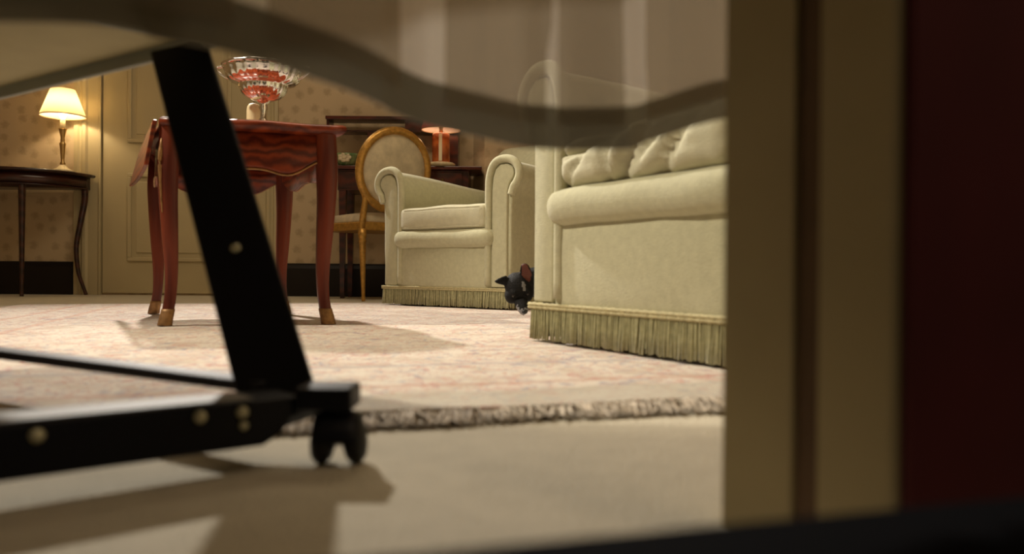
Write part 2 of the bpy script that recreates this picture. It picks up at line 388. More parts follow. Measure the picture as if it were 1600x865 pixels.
# ------------------------------------------------------------------ rug
ORG = Vector((-0.292 * 0.837, 0.956 * 0.837, 0))     # local x along the near edge, local y away from camera
rug = thing('area_rug', 'large faded ivory and pink oriental rug with a fringed near edge', 'rug', ORG, math.radians(17))
RX0, RX1, RL = -0.96, 2.0, 2.86
bm = B(); nx, ny = 120, 90
vs = []
for j in range(ny + 1):
    row = []
    for i in range(nx + 1):
        x = RX0 + (RX1 - RX0) * i / nx; y = RL * (j / ny) ** 1.3
        z = 0.009 + 0.0015 * noise.noise(Vector((x * 5, y * 5, 0)))
        if j < 3: y += 0.006 * noise.noise(Vector((x * 6, 0, 3)))
        if j == 0: z += 0.0045 + 0.004 * noise.noise(Vector((x * 7, 1, 3)))
        row.append(bm.verts.new((x, y, z)))
    vs.append(row)
for j in range(ny):
    for i in range(nx): bm.faces.new((vs[j][i], vs[j][i + 1], vs[j + 1][i + 1], vs[j + 1][i]))
o = obj('pile', bm, M['rug'], rug)
md = o.modifiers.new('thick', 'SOLIDIFY'); md.thickness = 0.0065; md.offset = -1
bm = B()
for k in range(5200):
    x = RX0 + (RX1 - RX0) * random.random(); y0 = 0.004 + 0.004 * random.random()
    clump = noise.noise(Vector((x * 9, 0, 5)))
    ln = 0.038 + 0.014 * random.random() + 0.016 * clump
    dx = 0.03 * noise.noise(Vector((x * 13, 2, 0))) + random.uniform(-0.022, 0.022)
    z0 = 0.004 + random.uniform(0, 0.006)
    r = random.uniform(0.0007, 0.0015)
    pts = [(x, y0, z0), (x + dx * 0.4, y0 - ln * 0.45, max(0.003, z0 + random.uniform(-0.003, 0.006) + 0.004 * clump)), (x + dx, y0 - ln, 0.002 + random.random() * 0.005)]
    tube(bm, pts, [r, r * 1.2, r * 0.6], 4) if False else None
    R = []
    for p, rr in zip(pts, (r, r * 1.25, r * 0.6)):
        R.append([bm.verts.new((p[0] + rr * math.cos(a), p[1], p[2] + rr * math.sin(a))) for a in (0.5, 2.6, 4.7)])
    for a, b_ in zip(R[:-1], R[1:]):
        for q in range(3): bm.faces.new((a[q], a[(q + 1) % 3], b_[(q + 1) % 3], b_[q]))
obj('fringe', bm, M['rugfringe'], rug, kind='stuff')
bm = B(); tube(bm, [(RX0 + (RX1 - RX0) * i / 60, 0.002 + 0.006 * noise.noise(Vector(((RX0 + (RX1 - RX0) * i / 60) * 6, 0, 3))), 0.0075) for i in range(61)], 0.0055, 8)
obj('binding', bm, M['rugbinding'], rug)

# ------------------------------------------------------------------ armchairs
HW = 0.385
def arm_outline(k):
    P = [(.262, .05), (.262, .3), (.262, .50), (.266, .555), (.282, .598), (.312, .622), (.355, .626), (.392, .614), (.416, .588), (.422, .556), (.410, .527), (.394, .508), (.382, .475), (.379, .3), (.383, .05)]
    return [(x, z if z < .42 else .42 + (z - .42) * k) for x, z in P]
def cushion_fn(seed, crumple):
    def fn(p, h):
        q = Vector((p.x / h.x, p.y / h.y, p.z / h.z))
        puff = (1 - q.x ** 2) * (1 - q.y ** 2)
        p = Vector(p)
        p.z += 0.016 * puff * (1 if q.z > 0 else -0.3)
        edge = max(abs(q.x), abs(q.y))
        if abs(q.y) > 0.6: p.y += math.copysign(0.010 * (1 - q.x ** 2) * (1 - q.z ** 2), q.y)
        s = Vector((p.x * 9, p.y * 9, p.z * 9 + seed))
        p.z += 0.005 * noise.noise(s) * (0.3 + max(0, q.z))
        p.y += 0.004 * noise.noise(s + Vector((5, 0, 0)))
        if crumple:
            p.y += 0.004 * noise.noise(Vector((p.x * 16 + p.z * 20, p.z * 30 - p.x * 9, 2))); p.z += 0.010 * max(0, q.z) * noise.noise(Vector((p.x * 14, p.y * 14, 6))) + 0.012 * max(0, q.z) * (0.5 + 0.5 * q.x)
            # deep pull folds running diagonally over the front edge
            for cx, cz, ang, wd, dp in crumple:
                u = (p.x - cx) * math.cos(ang) + (p.z - cz) * math.sin(ang) - 0.10 * (p.y + h.y) * math.sin(ang * 2)
                v = -(p.x - cx) * math.sin(ang) + (p.z - cz) * math.cos(ang)
                g = math.exp(-(u / wd) ** 2) * math.exp(-(v / 0.11) ** 2) * (1 if q.y < 0.2 else 0.2)
                p.y += dp * g; p.z -= dp * 0.6 * g * max(0, q.z)
        return p
    return fn
CHX = {}
def make_armchair(label, loc, rz, crumple=None):
    t = thing('armchair', label, 'armchair', loc, rz, 'pale green upholstered armchairs')
    F = M['fabric']
    obj('base', rbox((0, 0.36, 0.155), (0.345, 0.335, 0.115), 0.02, 4), F, t)
    def fp(p, h):
        p = Vector(p); q = Vector((p.x / h.x, 0, p.z / h.z))
        if p.y < 0: p.y -= 0.010 * (1 - q.x ** 2) * (1 - q.z ** 2) + 0.002 * noise.noise(Vector((p.x * 12, 0, p.z * 12)))
        return p
    obj('front_panel', rbox((0, 0.02, 0.17), (0.283, 0.028, 0.10), 0.012, 14, fp), F, t)
    def lp(p, h):
        p = Vector(p); p.y += 0.004 * noise.noise(Vector((p.x * 8, 1, p.z * 5))); p.z += 0.003 * noise.noise(Vector((p.x * 10, 3, 0))); return p
    obj('seat_border', rbox((0, 0.05, 0.302), (0.296, 0.088, 0.042), 0.040, 14, lp), F, t)
    obj('deck', rbox((0, 0.36, 0.28), (0.27, 0.27, 0.05), 0.02, 3), F, t)
    for s in (-1, 1):
        bm = B(); secs = []
        for y, k in ((0.0, 1.0), (0.006, 1.0), (0.2, 0.97), (0.4, 0.90), (0.55, 0.84), (0.66, 0.82), (0.70, 0.80)):
            secs.append([(s * x, y, z) for x, z in arm_outline(k)])
        loft(bm, secs)
        a = obj('arm', bm, F, t)
        sb = a.modifiers.new('sub', 'SUBSURF'); sb.levels = 2; sb.render_levels = 2
        out = arm_outline(1.0)
        path = spline([(s * x, -0.002, z if z > .1 else .1) for x, z in out[0:13]] , 4)
        bm = B(); tube(bm, path, 0.0175, 10, up=Vector((0, 1, 0)))
        obj('arm_border', bm, F, a)
        cx = sum(p[0] for p in out) / len(out); ins = []
        for x, z in [(.283, .09), (.283, .50), (.288, .55), (.302, .585), (.328, .603), (.362, .604), (.390, .590), (.401, .565), (.394, .545), (.376, .525), (.365, .49), (.363, .3), (.364, .09)]: ins.append((s * x, z))
        bm = B(); loft(bm, [[(x, y, z) for x, z in ins] for y in (0.005, -0.010)])
        fpn = obj('arm_front', bm, F, a); bevel(fpn, 0.006, 3)
        for p in fpn.data.polygons: p.use_smooth = True
    def bk(p, h):
        p = Vector(p); q = p.z / h.z
        p.y += 0.045 * q + 0.02
        if q > 0.55: p.y += 0.05 * (q - 0.55) / 0.45
        if p.y < 0.03: p.y -= 0.02 * (1 - (p.x / h.x) ** 2) * (1 - q * q)
        p.x *= 1 + 0.05 * q
        return p
    obj('backrest', rbox((0, 0.665, 0.55), (0.262, 0.075, 0.265), 0.055, 10, bk), F, t)
    def bp(p, h):
        p = Vector(p); q = Vector((p.x / h.x, p.y / h.y, p.z / h.z))
        p.y -= 0.03 * (1 - q.x ** 2) * (1 - q.z ** 2) * (1 if q.y < 0 else -0.3)
        p.y += 0.006 * noise.noise(p * 12); p.y += 0.16 * p.z
        return p
    obj('back_cushion', rbox((0, 0.595, 0.515), (0.235, 0.050, 0.095), 0.045, 10, bp), M['fabric_light'], t)
    cf = cushion_fn(1.0 if not crumple else 4.0, crumple)
    cc, ch = Vector((0, 0.262, 0.393)), Vector((0.256, 0.285, 0.052))
    cu = obj('seat_cushion', rbox(cc, ch, 0.022 if not crumple else 0.034, 40 if crumple else 18, cf), M['fabric_light'], t)
    if not crumple:
        for zz in (0.75, -0.8):
            pth = []
            for kx, ky in [(-1, -1)] + [(-1 + 2 * i / 16, -1) for i in range(1, 16)] + [(1, -1)] + [(1, -1 + 2 * i / 12) for i in range(1, 13)] + [(1 - 2 * i / 12, 1) for i in range(1, 13)] + [(-1, 1 - 2 * i / 12) for i in range(1, 12)]:
                rr = 0.97 if abs(kx) == 1 and abs(ky) == 1 else 1.0
                p = Vector((kx * (ch.x - 0.004) * rr, ky * (ch.y - 0.004) * rr, zz * ch.z))
                pth.append(cc + cf(p, ch))
            bm = B(); tube(bm, pth, 0.0045, 6, closed=True)
            obj('piping', bm, M['fabric_light'], cu)
    # braid and bullion fringe round the foot
    def around(off):
        a = HW + off
        return [Vector((-a, 0.70, 0)), Vector((-a, 0.012, 0)), Vector((-a + 0.014, -off - 0.006, 0)), Vector((a - 0.014, -off - 0.006, 0)), Vector((a, 0.012, 0)), Vector((a, 0.70, 0))]
    P = around(0.006)
    pth = []
    for a, b_ in zip(P[:-1], P[1:]):
        n = max(1, int((b_ - a).length / 0.012))
        for i in range(n): pth.append(a.lerp(b_, i / n))
    pth.append(P[-1])
    bm = B()
    for dz, rr in ((0.0845, 0.0042), (0.0775, 0.0038)):
        tube(bm, [p + Vector((0, 0, dz)) for p in pth], [rr * (1.2 if i % 2 else 0.85) for i in range(len(pth))], 6)
    obj('braid', bm, M['braid'], t)
    bm = B()
    for layer, off in ((0, -0.002), (1, 0.003)):
        P = around(off)
        for a, b_ in zip(P[:-1], P[1:]):
            Ln = (b_ - a).length; n = int(Ln / 0.0052); dr = (b_ - a) / Ln; nr = Vector((dr.y, -dr.x, 0))
            for i in range(n):
                u = (i + random.random() * 0.7) / n
                p = a.lerp(b_, u); zb = 0.003 + random.random() * 0.005
                g = noise.noise(Vector((p.x * 25, p.y * 25, layer * 3)))
                flare = nr * (0.004 + 0.010 * g + random.uniform(-.003, .003)) + dr * random.uniform(-0.006, 0.006)
                r = random.uniform(0.0019, 0.0027); flare = flare * 0.7; R = []
                for z, fl, rr in ((0.082, 0.0, r * 0.8), (0.045, 0.35, r), (zb, 1.0, r * 0.9)):
                    R.append([bm.verts.new((p.x + flare.x * fl + rr * math.cos(q), p.y + flare.y * fl + rr * math.sin(q), z)) for q in (0.3, 1.87, 3.44, 5.0)])
                for a1, b1 in zip(R[:-1], R[1:]):
                    for q in range(4): bm.faces.new((a1[q], a1[(q + 1) % 4], b1[(q + 1) % 4], b1[q]))
                bm.faces.new(R[-1])
    P = around(-0.004)
    for a, b_ in zip(P[:-1], P[1:]):
        q = [bm.verts.new((v.x, v.y, z)) for v, z in ((a, 0.014), (b_, 0.014), (b_, 0.082), (a, 0.082))]; bm.faces.new(q)
    obj('fringe', bm, M['fringe'], t, kind='stuff')
    for sx in (-0.30, 0.30):
        for y in (0.06, 0.64):
            obj('foot', lathe([(0.022, 0.0), (0.026, 0.02), (0.024, 0.045)], 14, (sx, y, 0)), M['darkwood'], t)
    scale_tree(t, 0.93)
    return t
make_armchair('pale green fringed armchair farther off, piped seat cushion, beside the gilt oval-back chair', (-0.283, 3.287, 0.0105), math.radians(-38))
make_armchair('pale green fringed armchair nearest the doorway, with a crumpled seat cushion', (0.227, 1.442, 0.0105), math.radians(-59.3),
              [(-0.01, 0.0, -0.75, 0.012, 0.034), (-0.07, 0.0, -0.25, 0.010, 0.020), (0.05, 0.01, -0.95, 0.013, 0.024), (-0.15, 0.02, -0.9, 0.009, 0.016), (0.13, 0.01, -0.7, 0.014, 0.020), (-0.19, 0.030, -1.45, 0.007, 0.022), (-0.11, 0.035, -1.35, 0.008, 0.020)])

# ------------------------------------------------------------------ centre table
FL = Vector((-0.902, 2.107, 0)) ; TS = 0.945; ux = Vector((0.97, 0.242, 0)).normalized(); uy = Vector((-0.452, 0.892, 0)).normalized()
TW, TD, TH = 0.420, 0.62, 0.575
TC = FL + (ux * TW / 2 + uy * TD / 2) * TS
tbl = thing('occasional_table', 'red mahogany table on four curved gilt-footed legs in the middle of the rug', 'table', (TC.x, TC.y, 0.0105))
def tp(a, b, z=0): return ux * a + uy * b + Vector((0, 0, z))     # a across, b back (local to table centre)
def top_outline(over, wob):
    pts = []; hx, hy = TW / 2 + over + 0.018, TD / 2 + over
    def side(p, q, nrm):
        for i in range(12):
            t_ = i / 12; k = wob * (math.sin(PI * t_) ** 2 * 1.2 - 0.6 * math.sin(2 * PI * t_) ** 2)
            pts.append(p.lerp(q, t_) + nrm * k)
    lx = hx - 0.022
    A_ = [Vector((-lx, -hy)), Vector((hx, -hy)), Vector((hx, hy)), Vector((-lx, hy))]
    for i, nrm in enumerate((Vector((0, -1)), Vector((1, 0)), Vector((0, 1)), Vector((-1, 0)))): side(A_[i], A_[(i + 1) % 4], nrm)
    return [tp(p.x, p.y) for p in pts]
bm = B(); secs = []
for z, ov in ((0.545, 0.018), (0.549, 0.026), (0.556, 0.033), (0.565, 0.035), (0.571, 0.032), (TH, 0.026)):
    secs.append([p + Vector((0, 0, z)) for p in top_outline(ov, 0.02)])
loft(bm, secs); obj('tabletop', bm, M['redwood'], tbl)
def apron(p, q, nrm):
    bm = B(); n = 28; F_, K_ = [], []
    for i in range(n + 1):
        t_ = i / n; c = p.lerp(q, t_); sw = 0.012 * math.sin(PI * t_) ** 2
        zb = 0.448 + 0.022 * math.cos(4 * PI * t_) - 0.03 * math.exp(-((t_ - 0.5) / 0.13) ** 2) + 0.0
        F_.append((c + nrm * (0.008 + sw), zb)); K_.append((c + nrm * (-0.008 + sw), zb))
    secs = []
    for (f, zb), (k, _) in zip(F_, K_):
        secs.append([f + Vector((0, 0, zb)), f + nrm * 0.003 + Vector((0, 0, zb + 0.012)), f + Vector((0, 0, 0.547)), k + Vector((0, 0, 0.547)), k + Vector((0, 0, zb))])
    loft(bm, secs)
    a = obj('apron', bm, M['redwood'], tbl)
    bm = B(); tube(bm, [f + nrm * 0.003 + Vector((0, 0, zb + 0.001)) for f, zb in F_], 0.0032, 6)
    obj('beading', bm, M['ormolu'], a)
    return a
hx, hy = TW / 2, TD / 2
nx_, ny_ = Vector((uy.y, -uy.x, 0)), Vector((-ux.y, ux.x, 0))
fa = apron(tp(-hx, -hy), tp(hx, -hy), -ny_); apron(tp(hx, -hy), tp(hx, hy), nx_); apron(tp(-hx, hy), tp(hx, hy), ny_); apron(tp(-hx, -hy), tp(-hx, hy), -nx_)
for sx in (-1, 1):
    for sy in (-1, 1):
        base = tp(sx * hx, sy * hy); dg = (ux * sx + uy * sy).normalized()
        prof = [(0.555, 0.000, 0.027), (0.50, 0.003, 0.028), (0.44, 0.007, 0.0275), (0.36, 0.006, 0.0245), (0.26, 0.000, 0.0215), (0.16, -0.006, 0.0175), (0.09, -0.004, 0.0155), (0.045, 0.004, 0.0155), (0.018, 0.012, 0.0165), (0.0, 0.016, 0.0175)]
        pts = spline([(base + dg * o_).to_tuple()[:2] + (z,) for z, o_, r in prof], 4)
        rs = [v.x for v in spline([(r, 0, 0) for z, o_, r in prof], 4)]
        bm = B(); secs = []
        for p, r in zip(pts, rs):
            secs.append([p + (ux * a + uy * b) * r for a, b in ((-1, -.55), (-.55, -1), (.55, -1), (1, -.55), (1, .55), (.55, 1), (-.55, 1), (-1, .55))])
        loft(bm, secs); lg = obj('leg', bm, M['redwood_leg'], tbl)
        bm = B(); secs = []
        for p, r in list(zip(pts, rs))[-9:]:
            secs.append([p + (ux * a + uy * b) * (r + 0.0018) for a, b in ((-1, -.55), (-.55, -1), (.55, -1), (1, -.55), (1, .55), (.55, 1), (-.55, 1), (-1, .55))])
        loft(bm, secs); sb = obj('foot_mount', bm, M['ormolu'], lg); sb['label'] = 'gilt metal shoe on the foot of the leg'
        bm = B(); tube(bm, [p + dg * (r * 0.98) for p, r in list(zip(pts, rs))[3:15]], [0.002, 0.004, 0.006, 0.007, 0.0065, 0.006, 0.005, 0.004, 0.004, 0.003, 0.003, 0.002], 6)
        obj('knee_mount', bm, M['ormolu'], lg)
# hanging leaf along the left side
bm = B(); secs = []
for i in range(13):
    t_ = i / 12; b = -hy - 0.02 + (TD + 0.04) * t_
    dp = 0.125 + 0.01 * math.sin(PI * t_)
    p0 = tp(-hx - 0.034 - 0.012 * t_, b, 0.566); p1 = tp(-hx - 0.056 - 0.022 * t_, b, 0.566 - dp)
    secs.append([p0, p0 - nx_ * 0.012, p1 - nx_ * 0.012, p1])
loft(bm, secs); bevel(obj('drop_leaf', bm, M['redwood'], tbl, False), 0.003)

scale_tree(tbl, TS)
# footed silver bowl
ZT = TH * TS + 0.0106
bowl = thing('footed_bowl', 'shiny silvery two-handled footed bowl standing on the red mahogany table', 'bowl', (-0.752, 2.41, ZT))
obj('stand', lathe([(0.0, 0.0), (0.052, 0.0), (0.052, 0.006), (0.04, 0.012), (0.022, 0.02), (0.012, 0.034), (0.010, 0.05), (0.0155, 0.057), (0.010, 0.064), (0.0095, 0.085), (0.015, 0.098), (0.011, 0.106), (0.02, 0.118), (0.03, 0.126), (0.0, 0.13)], 32), M['silver'], bowl)
obj('dish', lathe([(0.012, 0.118), (0.034, 0.122), (0.052, 0.129), (0.065, 0.140), (0.073, 0.153), (0.076, 0.166), (0.077, 0.171), (0.083, 0.172), (0.100, 0.177), (0.111, 0.187), (0.117, 0.200), (0.121, 0.212), (0.127, 0.222), (0.122, 0.226), (0.112, 0.210), (0.098, 0.186), (0.070, 0.176), (0.04, 0.150), (0.0, 0.140)], 128, ruf=0.015, rn=22), M['silver'], bowl)
for s in (-1, 1):
    bm = B(); tube(bm, spline([(s * 0.100, 0, 0.186), (s * 0.124, 0, 0.196), (s * 0.146, 0, 0.212), (s * 0.150, 0, 0.224), (s * 0.138, 0, 0.228), (s * 0.118, 0, 0.222)], 5), 0.004, 8)
    obj('handle', bm, M['silver'], bowl)
obj('rim_band', lathe([(0.119, 0.217), (0.127, 0.219), (0.130, 0.224), (0.127, 0.229), (0.119, 0.227), (0.119, 0.217)], 48, ruf=0.02, rn=12), M['silver'], bowl)

scale_tree(bowl, 0.93)
candle = thing('candle', 'short cream pillar candle with a rounded top beside the silvery footed bowl', 'candle', (-0.80, 2.47, ZT))
obj('wax', lathe([(0.0, 0), (0.0205, 0), (0.0215, 0.01), (0.0210, 0.095), (0.019, 0.106), (0.014, 0.113), (0.006, 0.1155), (0.0, 0.115)], 24), M['wax'], candle)
obj('wick', lathe([(0.0008, 0.1135), (0.0008, 0.122), (0.0, 0.1225)], 6), M['blackrubber'], candle)

# ------------------------------------------------------------------ half-round console and its lamp
CR = 0.42; CX, CY = -2.88, YW - 0.032
con = thing('console_table', 'dark mahogany half-round console table with slim curved legs against the left of the back wall', 'table', (CX, CY, 0))
def half(r, n=28): return [(r * math.cos(-PI * k / n), r * math.sin(-PI * k / n)) for k in range(n + 1)]
bm = B(); secs = []
for z, r in ((0.686, CR - 0.008), (0.690, CR), (0.700, CR + 0.002), (0.705, CR - 0.006)): secs.append([(x, y, z) for x, y in half(r)])
loft(bm, secs); obj('tabletop', bm, M['darkwood'], con)
bm = B(); prism(bm, half(CR - 0.03), 0.615, 0.686); fr = obj('frieze', bm, M['darkwood'], con)
bm = B(); tube(bm, [(x, y, 0.618) for x, y in half(CR - 0.026)[1:-1]], 0.004, 6); obj('beading', bm, M['darkwood'], fr)
for ang, bow in ((4, 0.05), (60, 0.012), (120, 0.012), (176, 0.05)):
    a = -math.radians(ang); dv = Vector((math.cos(a), math.sin(a), 0)); bs = dv * (CR - 0.045)
    if ang in (4, 176): bs.y = -0.03
    pr = [(0.62, 0.0, 0.019), (0.55, 0.0, 0.018), (0.42, -bow * 0.5, 0.016), (0.28, -bow, 0.014), (0.14, -bow * 0.75, 0.012), (0.05, -bow * 0.15, 0.010), (0.0, 0.012, 0.010)]
    pts = spline([(bs + dv * o_).to_tuple()[:2] + (z,) for z, o_, r in pr], 4); rs = [v.x for v in spline([(r, 0, 0) for z, o_, r in pr], 4)]
    bm = B(); tube(bm, pts, rs, 10, up=Vector((0, 1, 0))); obj('leg', bm, M['darkwood'], con)

lamp = thing('table_lamp', 'slim brass candlestick lamp with a lit cream cone shade on the dark console table', 'lamp', (-2.575, YW - 0.17, 0.7055))
obj('base', lathe([(0.0, 0), (0.058, 0), (0.058, 0.008), (0.046, 0.014), (0.030, 0.022), (0.020, 0.034), (0.012, 0.042)], 32), M['porcelain'], lamp)
obj('stem', lathe([(0.012, 0.040), (0.016, 0.050), (0.009, 0.058), (0.011, 0.09), (0.016, 0.150), (0.018, 0.163), (0.010, 0.172), (0.014, 0.182), (0.010, 0.19), (0.017, 0.225), (0.019, 0.240), (0.024, 0.246), (0.0, 0.250)], 24), M['brass'], lamp)
obj('candle_tube', lathe([(0.014, 0.248), (0.014, 0.300), (0.0, 0.302)], 16), M['porcelain'], lamp)
def coneshade(r0, r1, z0, z1, m, parent, trim):
    bm = lathe([(r0, z0), (r0 * .97 + r1 * .03, z0 + (z1 - z0) * 0.03), (r1, z1)], 40)
    for f in [f for f in bm.faces if len(f.verts) > 4]: bm.faces.remove(f)
    s = obj('lampshade', bm, m, parent)
    md = s.modifiers.new('t', 'SOLIDIFY'); md.thickness = 0.002
    bm = B(); tube(bm, [(r0 * math.cos(2 * PI * k / 40), r0 * math.sin(2 * PI * k / 40), z0) for k in range(40)], 0.003, 6, closed=True)
    obj('trim', bm, trim, s)
    return s
coneshade(0.120, 0.064, 0.318, 0.470, M['shade'], lamp, M['brass'])
obj('bulb', lathe([(0.010, 0.302), (0.022, 0.325), (0.024, 0.345), (0.016, 0.362), (0.0, 0.368)], 16), M['bulb'], lamp)
def point(name, loc, power, color, r):
    l = bpy.data.lights.new(name, 'POINT'); o = bpy.data.objects.new(name, l); C.objects.link(o); o.location = loc
    l.energy = power; l.color = color; l.shadow_soft_size = r
point('console_lamp_bulb', (-2.575, YW - 0.17, 0.7055 + 0.395), 4.4, (1.0, 0.76, 0.46), 0.02)

# ------------------------------------------------------------------ writing desk with gallery, lamp, dish
desk = thing('writing_desk', 'dark red mahogany writing desk with an open upper shelf behind the gilt chair', 'desk', (-0.60, 4.57, 0))
DX0, DX1 = -0.40, 0.43; DY0, DY1 = -0.16, 0.15
bevel(obj('desktop', bx((DX0, DY0, 0.715), (DX1, DY1, 0.735)), M['deskwood'], desk, False), 0.004)
bevel(obj('frieze', bx((DX0 + 0.03, DY0 + 0.025, 0.60), (DX1 - 0.075, DY1 - 0.02, 0.7145)), M['deskwood'], desk, False), 0.003)
for i in range(3):
    x0 = DX0 + 0.045 + i * 0.23
    q = bevel(obj('drawer', bx((x0, DY0 + 0.017, 0.612), (x0 + 0.215, DY0 + 0.026, 0.704)), M['deskwood'], desk, False), 0.003)
    bm = lathe([(0.003, 0), (0.003, 0.008), (0.009, 0.013), (0.0, 0.018)], 12)
    for v in bm.verts: v.co = Matrix.Translation((x0 + 0.107, DY0 + 0.017, 0.658)) @ Matrix.Rotation(PI / 2, 4, 'X') @ v.co
    obj('knob', bm, M['brass'], q)
for x in (DX0 + 0.055, DX1 - 0.10):
    for y in (DY0 + 0.05, DY1 - 0.045):
        bm = B(); secs = []
        for z, h_ in ((0.0, 0.011), (0.60, 0.02)): secs.append([(x - h_, y - h_, z), (x + h_, y - h_, z), (x + h_, y + h_, z), (x - h_, y + h_, z)])
        loft(bm, secs); obj('leg', bm, M['deskwood'], desk, False)
gy0, gy1 = 0.02, 0.145
bevel(obj('upper_shelf', bx((-0.475, gy0 - 0.01, 1.020), (0.30, gy1, 1.040)), M['deskwood'], desk, False), 0.003)
obj('lower_shelf', bx((-0.46, gy0, 0.952), (0.285, gy1, 0.960)), M['deskwood'], desk, False)
obj('shelf_end', bx((-0.470, gy0, 0.952), (-0.455, gy1, 1.0195)), M['deskwood'], desk, False)
obj('shelf_end', bx((0.275, gy0, 0.961), (0.29, gy1, 1.0195)), M['deskwood'], desk, False)
obj('shelf_support', bx((-0.235, gy0 + 0.002, 0.7355), (-0.185, gy1, 0.9515)), M['deskwood'], desk, False)
obj('shelf_support', bx((0.235, gy0 + 0.002, 0.7355), (0.285, gy1, 0.9515)), M['deskwood'], desk, False)
obj('shelf_drawer', bx((-0.02, gy0, 0.9605), (0.27, gy1 - 0.01, 1.0195)), M['deskwood'], desk, False)

lamp2 = thing('table_lamp', 'lamp with amber-copper column and red shade lined in white on the writing desk', 'lamp', (-0.402, 4.475, 0.7355))
obj('base', lathe([(0.0, 0), (0.072, 0.0), (0.080, 0.010), (0.080, 0.016), (0.070, 0.024), (0.0, 0.026)], 36), M['creamglaze'], lamp2)
bm = lathe([(0.046, 0.024), (0.050, 0.028), (0.050, 0.180), (0.046, 0.186), (0.0, 0.19)], 28)
obj('column', bm, M['copper'], lamp2)
bm = B()
box(bm, (-0.008, -0.0535, 0.030), (0.010, -0.047, 0.178)); obj('column_highlight', bm, M['porcelain'], lamp2, False)['label'] = 'pale strip modelled as the highlight down the front of the column'  # the glossy column's reflection, built as a solid pale piece
obj('neck', lathe([(0.012, 0.188), (0.010, 0.215), (0.016, 0.225), (0.016, 0.25), (0.0, 0.252)], 16), M['brass'], lamp2)
s2 = coneshade(0.112, 0.062, 0.208, 0.375, M['shadered'], lamp2, M['brass'])
bm = lathe([(0.1085, 0.209), (0.0590, 0.374)], 40)
for f in [f for f in bm.faces if len(f.verts) > 4]: bm.faces.remove(f)
obj('lining', bm, M['shadein'], s2)
obj('bulb', lathe([(0.010, 0.25), (0.022, 0.275), (0.024, 0.295), (0.016, 0.31), (0.0, 0.316)], 16), M['bulb'], lamp2)
point('desk_lamp_bulb', (-0.402, 4.475, 0.7355 + 0.262), 7.0, (1.0, 0.74, 0.48), 0.02)

dish = thing('ceramic_dish', 'small green glazed dish with a cream flower on the left end of the writing desk', 'dish', (-0.925, 4.47, 0.7355))
obj('body', lathe([(0.0, 0), (0.035, 0), (0.04, 0.006), (0.055, 0.025), (0.064, 0.045), (0.066, 0.054), (0.060, 0.056), (0.048, 0.05), (0.0, 0.05)], 40, ruf=0.05, rn=9), M['greendish'], dish)
bm = B()
for k in range(7):
    a = 2 * PI * k / 7
    rbox((0.020 * math.cos(a), -0.058, 0.034 + 0.013 * math.sin(a)), (0.012, 0.008, 0.009), 0.0075, 3, None, bm)
rbox((0, -0.061, 0.034), (0.011, 0.008, 0.009), 0.0075, 3, None, bm)
obj('flower', bm, M['creamglaze'], dish)
scale_tree(dish, 1.2)

# ------------------------------------------------------------------ gilt oval-back chair (seen from behind)
ch = thing('oval_back_chair', 'gilt oval-back side chair with beige upholstery drawn up to the writing desk', 'chair', (-0.640, 4.16, 0), math.radians(37.5))
def turned(x, y, rake):
    pr = [(0.0, 0.008), (0.012, 0.011), (0.03, 0.009), (0.06, 0.010), (0.24, 0.016), (0.30, 0.018), (0.305, 0.022), (0.315, 0.016), (0.325, 0.021), (0.37, 0.021)]
    bm = B(); tube(bm, [(x, y + rake * (0.37 - z), z) for z, r in pr], [r for z, r in pr], 12, up=Vector((0, 1, 0)))
    return bm
for x, y, rk in ((-0.155, 0.0, -0.05), (0.155, 0.0, -0.05), (-0.195, 0.36, 0.0), (0.195, 0.36, 0.0)):
    obj('leg', turned(x, y, rk), M['gold'], ch)
bm = B(); sp = [(-0.172, -0.016), (0.172, -0.016), (0.213, 0.375), (-0.213, 0.375)]
prism(bm, sp, 0.362, 0.405); bevel(obj('seat_rail', bm, M['gold'], ch, False), 0.006, 3)
def sc(p, h):
    p = Vector(p); p.z += 0.022 * (1 - (p.x / h.x) ** 2) * (1 - (p.y / h.y) ** 2) if p.z > 0 else 0
    p.x *= 1 + 0.10 * p.y / h.y; return p
obj('seat', rbox((0, 0.18, 0.420), (0.183, 0.182, 0.024), 0.018, 8, sc), M['chairfab'], ch)
tilt = Matrix.Translation((0, -0.004, 0.40)) @ Matrix.Rotation(math.radians(9), 4, 'X')
OC, OA, OB = 0.275, 0.197, 0.203
bm = B(); n = 48
tube(bm, [tilt @ Vector((OA * math.cos(2 * PI * k / n), 0, OC + OB * math.sin(2 * PI * k / n))) for k in range(n)], 0.021, 10, closed=True, up=Vector((0, 1, 0)))
obj('back_frame', bm, M['gold'], ch)
for s in (-1, 1):
    bm = B(); tube(bm, [tilt @ Vector((s * 0.155, 0, -0.04)), tilt @ Vector((s * 0.155, 0, 0.04)), tilt @ Vector((s * 0.150, 0, 0.12)), tilt @ Vector((s * 0.165, 0, 0.165))], [0.019, 0.017, 0.015, 0.016], 10, up=Vector((0, 1, 0)))
    obj('stile', bm, M['gold'], ch)
bm = B(); N2 = 40
R = []
for sg in (-1, 1):
    for k_, (f_, dy) in enumerate(((1.0, 0.004), (0.8, 0.012), (0.45, 0.018), (0.02, 0.02))): pass
pr = [(0.02, -0.022), (0.45, -0.020), (0.8, -0.014), (0.98, -0.005), (0.98, 0.005), (0.8, 0.02), (0.45, 0.03), (0.02, 0.033)]
secs = [[tilt @ Vector((f_ * (OA - 0.008) * math.cos(2 * PI * k / N2), dy, OC + f_ * (OB - 0.008) * math.sin(2 * PI * k / N2))) for k in range(N2)] for f_, dy in pr]
loft(bm, secs); obj('back_pad', bm, M['chairfab'], ch)

